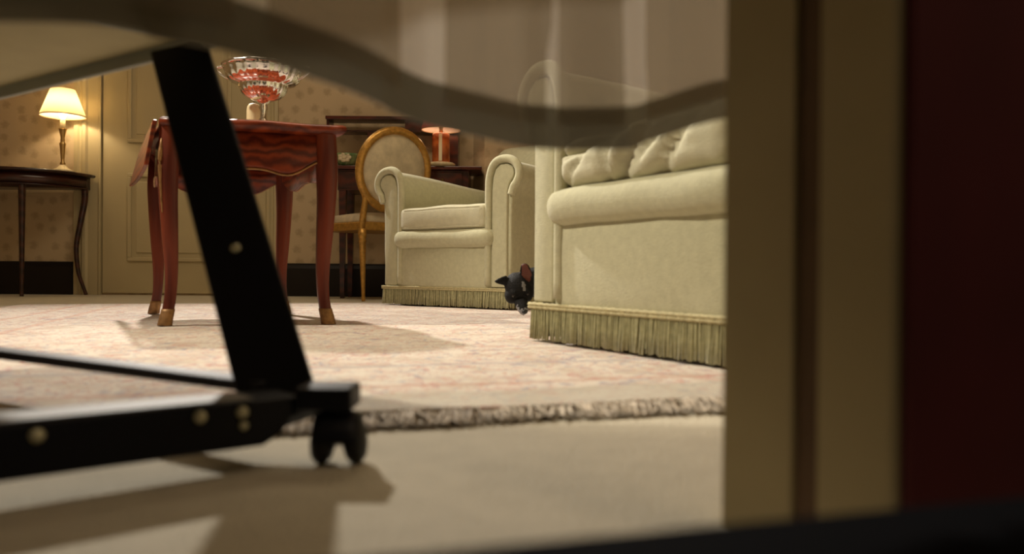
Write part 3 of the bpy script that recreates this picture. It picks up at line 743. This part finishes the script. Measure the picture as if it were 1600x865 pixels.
# ------------------------------------------------------------------ trolley in the doorway
C1 = Vector((-0.178, 0.662, 0)); C2 = Vector((-0.60, 0.305, 0)); C3 = Vector((-0.72, 1.02, 0)); C4 = C2 + C3 - C1
LEAN = Vector((-0.200, 0.262, 0.0))
tr = thing('service_trolley', 'black metal service trolley frame with a slanting flat leg and twin-wheel casters in the doorway', 'trolley', (C1.x, C1.y, 0))
def L(p): return Vector(p) - Vector((C1.x, C1.y, 0))
def bar(p, q, wd, z0, z1, ext=0.0):
    p, q = L(p), L(q); dv = (q - p).normalized(); p = p - dv * ext; q = q + dv * ext; nr = Vector((-dv.y, dv.x, 0)) * wd / 2
    bm = B(); loft(bm, [[v + nr + Vector((0, 0, z0)), v + nr + Vector((0, 0, z1)), v - nr + Vector((0, 0, z1)), v - nr + Vector((0, 0, z0))] for v in (p, q)])
    return bm
dv = (C1 - C2).normalized(); nr0 = Vector((-dv.y, dv.x, 0))
# front rail: end cut back obliquely under the caster
p = L(C2) - dv * 0.02; q = L(C1) - dv * 0.012; bm = B(); secs = []
for yo in (-0.016, 0.030):
    o_ = nr0 * yo
    secs.append([p + o_ + Vector((0, 0, 0.021)), q + o_ - dv * 0.022 + Vector((0, 0, 0.021)), q + o_ - dv * 0.006 + Vector((0, 0, 0.030)), q + o_ + dv * 0.004 + Vector((0, 0, 0.046)), q + o_ + dv * 0.008 + Vector((0, 0, 0.048)), q + o_ + dv * 0.010 + Vector((0, 0, 0.0575)), q + o_ - dv * 0.03 + Vector((0, 0, 0.0580)), p + o_ + Vector((0, 0, 0.0605))])
loft(bm, secs); fr = bevel(obj('front_rail', bm, M['black'], tr, False), 0.0025)
bm = B(); secs = []
for v, z in ((p, 0.0606), (q - dv * 0.03, 0.0581)): secs.append([v + nr0 * a + Vector((0, 0, z + h_)) for a, h_ in ((-0.013, 0), (-0.013, 0.0012), (0.027, 0.0012), (0.027, 0))])
loft(bm, secs); obj('rail_top', bm, M['railtop'], fr, False)['label'] = 'pale grey metal strip along the top of the rail'
bevel(obj('back_rail', bar(C3, C4, 0.046, 0.021, 0.0625, 0.02), M['black'], tr, False), 0.003)
bevel(obj('side_rail', bar(C1 + Vector((-0.03, 0.03, 0)), C3, 0.028, 0.0535, 0.0635), M['black'], tr, False), 0.002)
bevel(obj('side_rail', bar(C2, C4, 0.028, 0.0535, 0.0635), M['black'], tr, False), 0.002)
sd = (C3 - C1).normalized()
FN = Vector((0.27, -0.96, 0)).normalized()
def leg(base):
    a = L(base) + Vector((-0.013, 0.016, 0.030)); b_ = a + LEAN + Vector((0, 0, 0.385))
    ax = (b_ - a).normalized(); wv = ax.cross(FN).normalized(); th = ax.cross(wv).normalized()
    bm = B(); loft(bm, [[v + wv * s_ * 0.0320 + th * t_ * 0.009 for s_, t_ in ((-1, -1), (1, -1), (1, 1), (-1, 1))] for v in (a, b_)])
    o_ = bevel(obj('leg', bm, M['black'], tr, False), 0.0025)
    return o_, a, ax, wv, th
LEGS = [leg(c_) for c_ in (C1, C2, C3, C4)]
def bolt(par, c_, nrm, r=0.0042):
    bm = lathe([(r, 0), (r, 0.0015), (r * 0.7, 0.003), (0.0, 0.0036)], 12)
    qm = Matrix.Translation(c_) @ nrm.to_track_quat('Z', 'Y').to_matrix().to_4x4()
    for v in bm.verts: v.co = qm @ v.co
    obj('bolt', bm, M['bolt'], par)
bevel(obj('bracket', bx((0.004, -0.022, 0.046), (0.050, 0.020, 0.0652)), M['black'], tr, False), 0.003)
lo_, la, lax, lwv, lth = LEGS[0]
tside = lth if lth.y < 0 else -lth
bolt(lo_, la + lax * 0.190 + lwv * 0.000 + tside * 0.009, tside, 0.0050)
fs = -nr0 if nr0.y > 0 else nr0
off = -0.016 if nr0.y > 0 else 0.030
for t_, z_, r_ in ((0.190, 0.0490, 0.0048), (0.084, 0.0495, 0.0048), (0.052, 0.0495, 0.0048), (0.051, 0.0390, 0.0036)):
    bolt(fr, L(C1) - dv * t_ + nr0 * off + Vector((0, 0, z_)), fs, r_)
def caster(c_, rz):
    k = obj('caster', lathe([(0.011, 0.040), (0.0115, 0.049), (0.012, 0.0525)], 14), M['black'], tr); k.location = L(c_) + Vector((0, 0, 0.0098 if c_.y > 0.66 else 0)); k.rotation_euler = (0, 0, rz)
    bm = B(); n = 14; secs = []
    for x in (-0.019, -0.010, 0.010, 0.019):
        rr = 0.0225 if abs(x) < 0.015 else 0.0205
        ring_ = [(x, rr * math.cos(PI * i / n), 0.0215 + rr * math.sin(PI * i / n)) for i in range(n + 1)] + [(x, -(rr - 0.006) * math.cos(PI * i / n), 0.0235 + (rr - 0.006) * math.sin(PI * i / n)) for i in range(n + 1)]
        secs.append(ring_)
    loft(bm, secs); obj('hood', bm, M['black'], k)
    for s in (-1, 1):
        bm = lathe([(0.0, -0.0092), (0.008, -0.009), (0.015, -0.0072), (0.019, -0.0035), (0.0205, 0.0), (0.019, 0.005), (0.014, 0.009), (0.007, 0.0105), (0.0, 0.0108)], 28)
        mm = Matrix.Translation((s * 0.0128, 0, 0.0205)) @ Matrix.Rotation(s * math.radians(-6), 4, 'Y') @ Matrix.Rotation(PI / 2, 4, 'Y')
        for v in bm.verts: v.co = mm @ v.co
        obj('wheel', bm, M['blackrubber'], k)
    bm = lathe([(0.0, -0.018), (0.006, -0.018), (0.006, 0.018), (0.0, 0.018)], 12)
    for v in bm.verts: v.co = Matrix.Translation((0, 0, 0.0205)) @ Matrix.Rotation(PI / 2, 4, 'Y') @ v.co
    obj('axle', bm, M['steel'], k)
for i, c_ in enumerate((C1 + Vector((0.036, -0.004, 0)), C2, C3, C4)): caster(c_, math.radians((5, 50, -30, 20)[i]))
# grey-green lower tray with a turned-down lip
T = [L(c_) + LEAN * 1.0 + Vector((0, 0, 0)) for c_ in (C1, C2, C4, C3)]
ctr = sum(T, Vector()) / 4
def grow(v, g): return v + (v - ctr).normalized() * g
T = [grow(v, 0.035) for v in T]
bm = B(); prism(bm, [(v.x, v.y) for v in T], 0.432, 0.440)
tray = obj('lower_tray', bm, M['traybottom'], tr, False)
for a, b_ in zip(T, T[1:] + T[:1]):
    bm = B(); dd = (b_ - a).normalized(); nn = Vector((-dd.y, dd.x, 0)) * 0.004
    loft(bm, [[v + nn + Vector((0, 0, 0.415)), v - nn + Vector((0, 0, 0.415)), v - nn + Vector((0, 0, 0.458)), v + nn + Vector((0, 0, 0.458))] for v in (a, b_)])
    bevel(obj('tray_lip', bm, M['tray'], tray, False), 0.002)
for v in T:
    w_ = ctr.lerp(v, 0.88)
    bm = B(); tube(bm, [(w_.x, w_.y, 0.4405), (w_.x, w_.y, 0.69)], 0.012, 10, up=Vector((0, 1, 0))); obj('post', bm, M['black'], tr)
EDGE = [(-1.2, 0.62), (-0.95, 0.52), (-0.7, 0.475), (-0.45, 0.46), (-0.3, 0.45), (-0.2232, 0.45), (-0.2038, 0.455), (-0.1748, 0.465), (-0.1384, 0.49), (-0.1063, 0.515), (-0.0789, 0.53), (-0.0301, 0.553), (0.0124, 0.572), (0.0695, 0.595), (0.1059, 0.61), (0.1445, 0.625), (0.1727, 0.635), (0.28, 0.66), (0.42, 0.695)]
HZ = [0.305, 0.3, 0.299, 0.298, 0.296, 0.2945, 0.29, 0.2864, 0.2782, 0.2688, 0.2604, 0.2523, 0.247, 0.2509, 0.2608, 0.2775, 0.2821, 0.282, 0.286]
top_poly = [(x, y + 0.012) for x, y in EDGE] + [(0.33, 0.98), (-0.2, 1.0), (-0.70, 1.04), (-1.16, 1.10)]
bm = B(); prism(bm, [(x - C1.x, y - C1.y) for x, y in top_poly], 0.69, 0.715)
obj('trolley_top', bm, M['darkwood'], tr, False)
# sheer cloth over the trolley
NB = -0.002
hem = spline([(x, y, z) for (x, y), z in zip(EDGE, HZ)], 14)
far = spline([(-1.18, 1.115, 0), (-0.70, 1.055, 0), (-0.2, 1.015, 0), (0.33, 0.995, 0)], 40)
def far_at(t): return far[min(len(far) - 1, int(t * (len(far) - 1)))]
cloth_rows = []; nH = len(hem)
FOLDS = [(-1.3, 0.0), (-0.9, 0.03), (-0.8, 0.0), (-0.55, 0.03), (-0.48, 0.0), (-0.33, 0.022), (-0.25, 0.0), (-0.098, 0.034), (-0.058, 0.0), (0.004, 0.004), (0.020, 0.018), (0.031, 0.004), (0.066, 0.030), (0.100, 0.0), (0.16, 0.018), (0.22, 0.0), (0.36, 0.02), (0.6, 0.0)]
def fold(x, v):
    """soft pleats: each rises slowly and falls back steeply"""
    x += 0.012 * (1 - v)
    for (x0, d0), (x1, d1) in zip(FOLDS[:-1], FOLDS[1:]):
        if x0 <= x <= x1:
            u = (x - x0) / (x1 - x0); u = 0.6 * u + 0.4 * u * u * (3 - 2 * u)
            return (d0 + (d1 - d0) * u) * (0.35 + 0.65 * v) * min(1, v * 6) + 0.003 * noise.noise(Vector((x * 22, v * 2, 4))) * v
    return 0.0
def cloth_pt(i, v):
    """v<0 lies on the top and down the far side, 0..1 hangs down the near side"""
    h_ = hem[i]; a = hem[max(i - 1, 0)]; b_ = hem[min(i + 1, nH - 1)]
    t_ = Vector((b_.x - a.x, b_.y - a.y, 0)).normalized(); n_ = Vector((t_.y, -t_.x, 0))
    if v >= 0:
        hz = h_.z - (h_.z - 0.16) * fold(h_.x, 1.0) / h_.y      # the hem dips where the cloth billows out
        z = 0.7195 + (hz - 0.7195) * v
        base = Vector((h_.x, h_.y, z)); out = 0.004 * min(1, v * 8)
        return base + n_ * (out + fold(h_.x, v)) + Vector((0, 0.0, 0))
    f_ = far_at(i / (nH - 1))
    if v > -1: return Vector((h_.x + (f_.x - h_.x) * -v, h_.y + (f_.y - h_.y) * -v, 0.7195))
    return Vector((f_.x, f_.y + 0.008, 0.7195 - (-v - 1) * 0.10))
VS = [-2, -1.5, -1.05, -0.97, -0.5, -0.03, 0.0] + [0.02] + [k / 22 for k in range(1, 23)]
cloth = thing('tablecloth', 'sheer off-white tablecloth with a dark doubled hem hanging over the trolley top', 'tablecloth', (C1.x, C1.y, 0.7195))
cl0 = Vector((C1.x, C1.y, 0.7195))
bm = B(); G = [[bm.verts.new(cloth_pt(i, v) - cl0) for i in range(nH)] for v in VS]
for a, b_ in zip(G[:-1], G[1:]):
    for i in range(nH - 1): bm.faces.new((a[i], a[i + 1], b_[i + 1], b_[i]))
obj('cloth', bm, M['sheer'], cloth)
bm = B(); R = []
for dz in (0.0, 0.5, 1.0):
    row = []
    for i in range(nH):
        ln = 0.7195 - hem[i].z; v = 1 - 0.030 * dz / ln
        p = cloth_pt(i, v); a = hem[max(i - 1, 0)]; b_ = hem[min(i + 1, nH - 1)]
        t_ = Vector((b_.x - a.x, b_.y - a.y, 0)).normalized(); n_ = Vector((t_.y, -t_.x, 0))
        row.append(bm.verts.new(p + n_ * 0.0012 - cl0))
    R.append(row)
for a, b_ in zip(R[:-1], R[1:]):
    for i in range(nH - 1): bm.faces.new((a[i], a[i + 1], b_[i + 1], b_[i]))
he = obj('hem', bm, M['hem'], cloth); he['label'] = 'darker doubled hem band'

# added darker layers; the bare gaps between them read as lit fold streaks
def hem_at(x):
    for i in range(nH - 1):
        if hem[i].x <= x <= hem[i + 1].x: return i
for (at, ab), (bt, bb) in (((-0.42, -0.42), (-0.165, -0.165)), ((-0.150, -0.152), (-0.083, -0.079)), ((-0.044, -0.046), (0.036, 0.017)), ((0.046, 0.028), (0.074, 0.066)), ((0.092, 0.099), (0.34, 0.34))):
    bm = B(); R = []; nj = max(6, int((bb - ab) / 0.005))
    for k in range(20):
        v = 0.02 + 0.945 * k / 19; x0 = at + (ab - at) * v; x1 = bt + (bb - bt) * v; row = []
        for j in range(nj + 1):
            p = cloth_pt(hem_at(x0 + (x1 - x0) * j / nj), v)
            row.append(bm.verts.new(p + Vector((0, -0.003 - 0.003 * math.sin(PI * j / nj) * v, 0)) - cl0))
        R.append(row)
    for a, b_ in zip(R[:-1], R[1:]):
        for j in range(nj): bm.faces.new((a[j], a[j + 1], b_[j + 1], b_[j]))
    obj('shade_layer', bm, M['shade_layer'], cloth)

# ------------------------------------------------------------------ dog peering out behind the near armchair
DG = Vector((0.017, 2.15, 0)); DRZ = math.radians(-8)
dog = thing('dog', 'small black dog with pricked ears peering out from behind the nearest armchair', 'dog', DG + Vector((0, 0, 0.0145)), 0)
def ell(bm, c_, r, rot=(0, 0, 0), n=14):
    t = B(); bmesh.ops.create_uvsphere(t, u_segments=n, v_segments=n, radius=1.0)
    mm = Matrix.Translation(c_) @ Euler(rot).to_matrix().to_4x4() @ Matrix.Diagonal((*r, 1))
    for v in t.verts: v.co = mm @ v.co
    me = bpy.data.meshes.new('t'); t.to_mesh(me); t.free(); bm.from_mesh(me); bpy.data.meshes.remove(me)
def limb(bm, pts, rs, n=10):
    tube(bm, spline(pts, 5), [v.x for v in spline([(r, 0, 0) for r in rs], 5)], n, up=Vector((0.3, 1, 0.1)))
HM = Matrix.Translation((0, 0, 0.094)) @ Matrix.Rotation(math.radians(10), 4, 'Z') @ Matrix.Rotation(math.radians(-7), 4, 'Y') @ Matrix.Rotation(math.radians(38), 4, 'X')
def hp(x, y, z): return HM @ Vector((x, y, z))       # head frame: -y is the muzzle direction
def ehead(bm, c_, r, rot=(0, 0, 0)):
    t = B(); bmesh.ops.create_uvsphere(t, u_segments=16, v_segments=16, radius=1.0)
    mm = HM @ Matrix.Translation(c_) @ Euler(rot).to_matrix().to_4x4() @ Matrix.Diagonal((*r, 1))
    for v in t.verts: v.co = mm @ v.co
    me = bpy.data.meshes.new('t'); t.to_mesh(me); t.free(); bm.from_mesh(me); bpy.data.meshes.remove(me)
bm = B()
ehead(bm, (0, 0.012, 0.006), (0.035, 0.042, 0.033))            # skull
ehead(bm, (0.021, -0.008, -0.010), (0.018, 0.024, 0.020)); ehead(bm, (-0.021, -0.008, -0.010), (0.018, 0.024, 0.020))   # cheeks
ehead(bm, (0, -0.045, -0.012), (0.0175, 0.038, 0.0155))         # muzzle
ehead(bm, (0, -0.040, -0.026), (0.0125, 0.034, 0.008))          # lower jaw
ehead(bm, (0.016, -0.020, 0.012), (0.012, 0.012, 0.008)); ehead(bm, (-0.016, -0.020, 0.012), (0.012, 0.012, 0.008))     # brows
for s, tip in ((-1, hp(-0.062, 0.016, 0.026)), (1, hp(0.020, 0.028, 0.066))):
    a = hp(s * 0.027, 0.018, 0.024)
    mid = a.lerp(tip, 0.5); dirv = (tip - a)
    ax = dirv.normalized(); fw = (HM.to_3x3() @ Vector((0, -1, 0.2))); sdv = ax.cross(fw).normalized(); fw = sdv.cross(ax).normalized()
    secs = []
    for k, wd in (((0.0, 0.016), (0.25, 0.017), (0.5, 0.0165), (0.8, 0.0135), (1.0, 0.007)) if s > 0 else ((0.0, 0.015), (0.25, 0.015), (0.5, 0.012), (0.75, 0.008), (1.0, 0.002))):
        c_ = a.lerp(tip, k); secs.append([c_ + sdv * (math.cos(q) * wd) + fw * (math.sin(q) * 0.0055) for q in [2 * PI * j / 12 for j in range(12)]])
    loft(bm, secs)
# neck, trunk, haunches, tail: crouching, stretched out behind the chair's side
limb(bm, [hp(0, 0.02, -0.005), (0.045, 0.065, 0.115), (0.11, 0.115, 0.12)], [0.036, 0.042, 0.056])
limb(bm, [(0.09, 0.10, 0.115), (0.18, 0.155, 0.115), (0.29, 0.21, 0.108), (0.39, 0.25, 0.105)], [0.060, 0.074, 0.062, 0.058], 14)
ell(bm, (0.38, 0.29, 0.085), (0.060, 0.038, 0.058), (0, 0, 0.45)); ell(bm, (0.41, 0.21, 0.085), (0.060, 0.038, 0.058), (0, 0, 0.45))
for s in (-1, 1):
    sh = Vector((0.13, 0.12, 0.09)) + Vector((-0.45, 0.89, 0)) * 0.048 * s
    limb(bm, [sh, sh + Vector((0.045, 0.02, -0.045)), sh + Vector((0.02, 0.005, -0.078)), sh + Vector((-0.045, -0.03, -0.080)), sh + Vector((-0.068, -0.042, -0.081))], [0.028, 0.020, 0.014, 0.0115, 0.0125])
    hq = Vector((0.40, 0.25, 0.07)) + Vector((-0.45, 0.89, 0)) * 0.058 * s
    limb(bm, [hq, hq + Vector((-0.06, -0.03, -0.015)), hq + Vector((-0.01, 0.0, -0.052)), hq + Vector((-0.075, -0.035, -0.060))], [0.034, 0.026, 0.014, 0.012])
limb(bm, [(0.44, 0.275, 0.12), (0.50, 0.31, 0.115), (0.54, 0.35, 0.09), (0.545, 0.39, 0.07)], [0.018, 0.012, 0.009, 0.005])
tmp = obj('tmp_dog', bm, M['dogblack'])
md = tmp.modifiers.new('rm', 'REMESH'); md.mode = 'VOXEL'; md.voxel_size = 0.0035
md = tmp.modifiers.new('sm', 'SMOOTH'); md.factor = 0.5; md.iterations = 3
me = bpy.data.meshes.new_from_object(tmp.evaluated_get(bpy.context.evaluated_depsgraph_get()))
bpy.data.objects.remove(tmp, do_unlink=True)
me.materials.clear()
for x in ('dogblack', 'doggrey', 'dogear'): me.materials.append(M[x])
HI = HM.inverted()
earR = (hp(0.027, 0.018, 0.024), hp(0.020, 0.028, 0.066)); earL = (hp(-0.027, 0.018, 0.024), hp(-0.062, 0.016, 0.026))
def near_ear(p, e, r):
    a, b_ = e; t_ = max(0.12, min(0.8, (p - a).dot(b_ - a) / (b_ - a).length_squared)); return (p - a.lerp(b_, t_)).length < r * (1 - 0.6 * t_)
for p in me.polygons:
    p.use_smooth = True
    c_ = p.center; q = HI @ c_; mi = 0
    nh = HI.to_3x3() @ p.normal
    if q.y < 0.05:
        if ((q.x - 0.011) / 0.005) ** 2 + ((q.y + 0.016) / 0.011) ** 2 < 1 and q.z > 0.010: mi = 1         # white blaze
        if q.y < -0.052 and q.z < -0.004 - 0.006 * noise.noise(q * 150): mi = 1                          # greying muzzle
    if near_ear(c_, earR, 0.0175) and nh.y < 0.1: mi = 2
    p.material_index = mi
body = bpy.data.objects.new('body', me); C.objects.link(body); body.parent = dog
for s in (-1, 1):
    bm = B(); ehead(bm, (s * 0.0185, -0.0265, 0.006), (0.0052, 0.0048, 0.0052)); obj('eye', bm, M['dogeye'], dog)
bm = B(); ehead(bm, (0, -0.0815, -0.007), (0.0078, 0.0062, 0.0062)); obj('nose', bm, M['dognose'], dog)
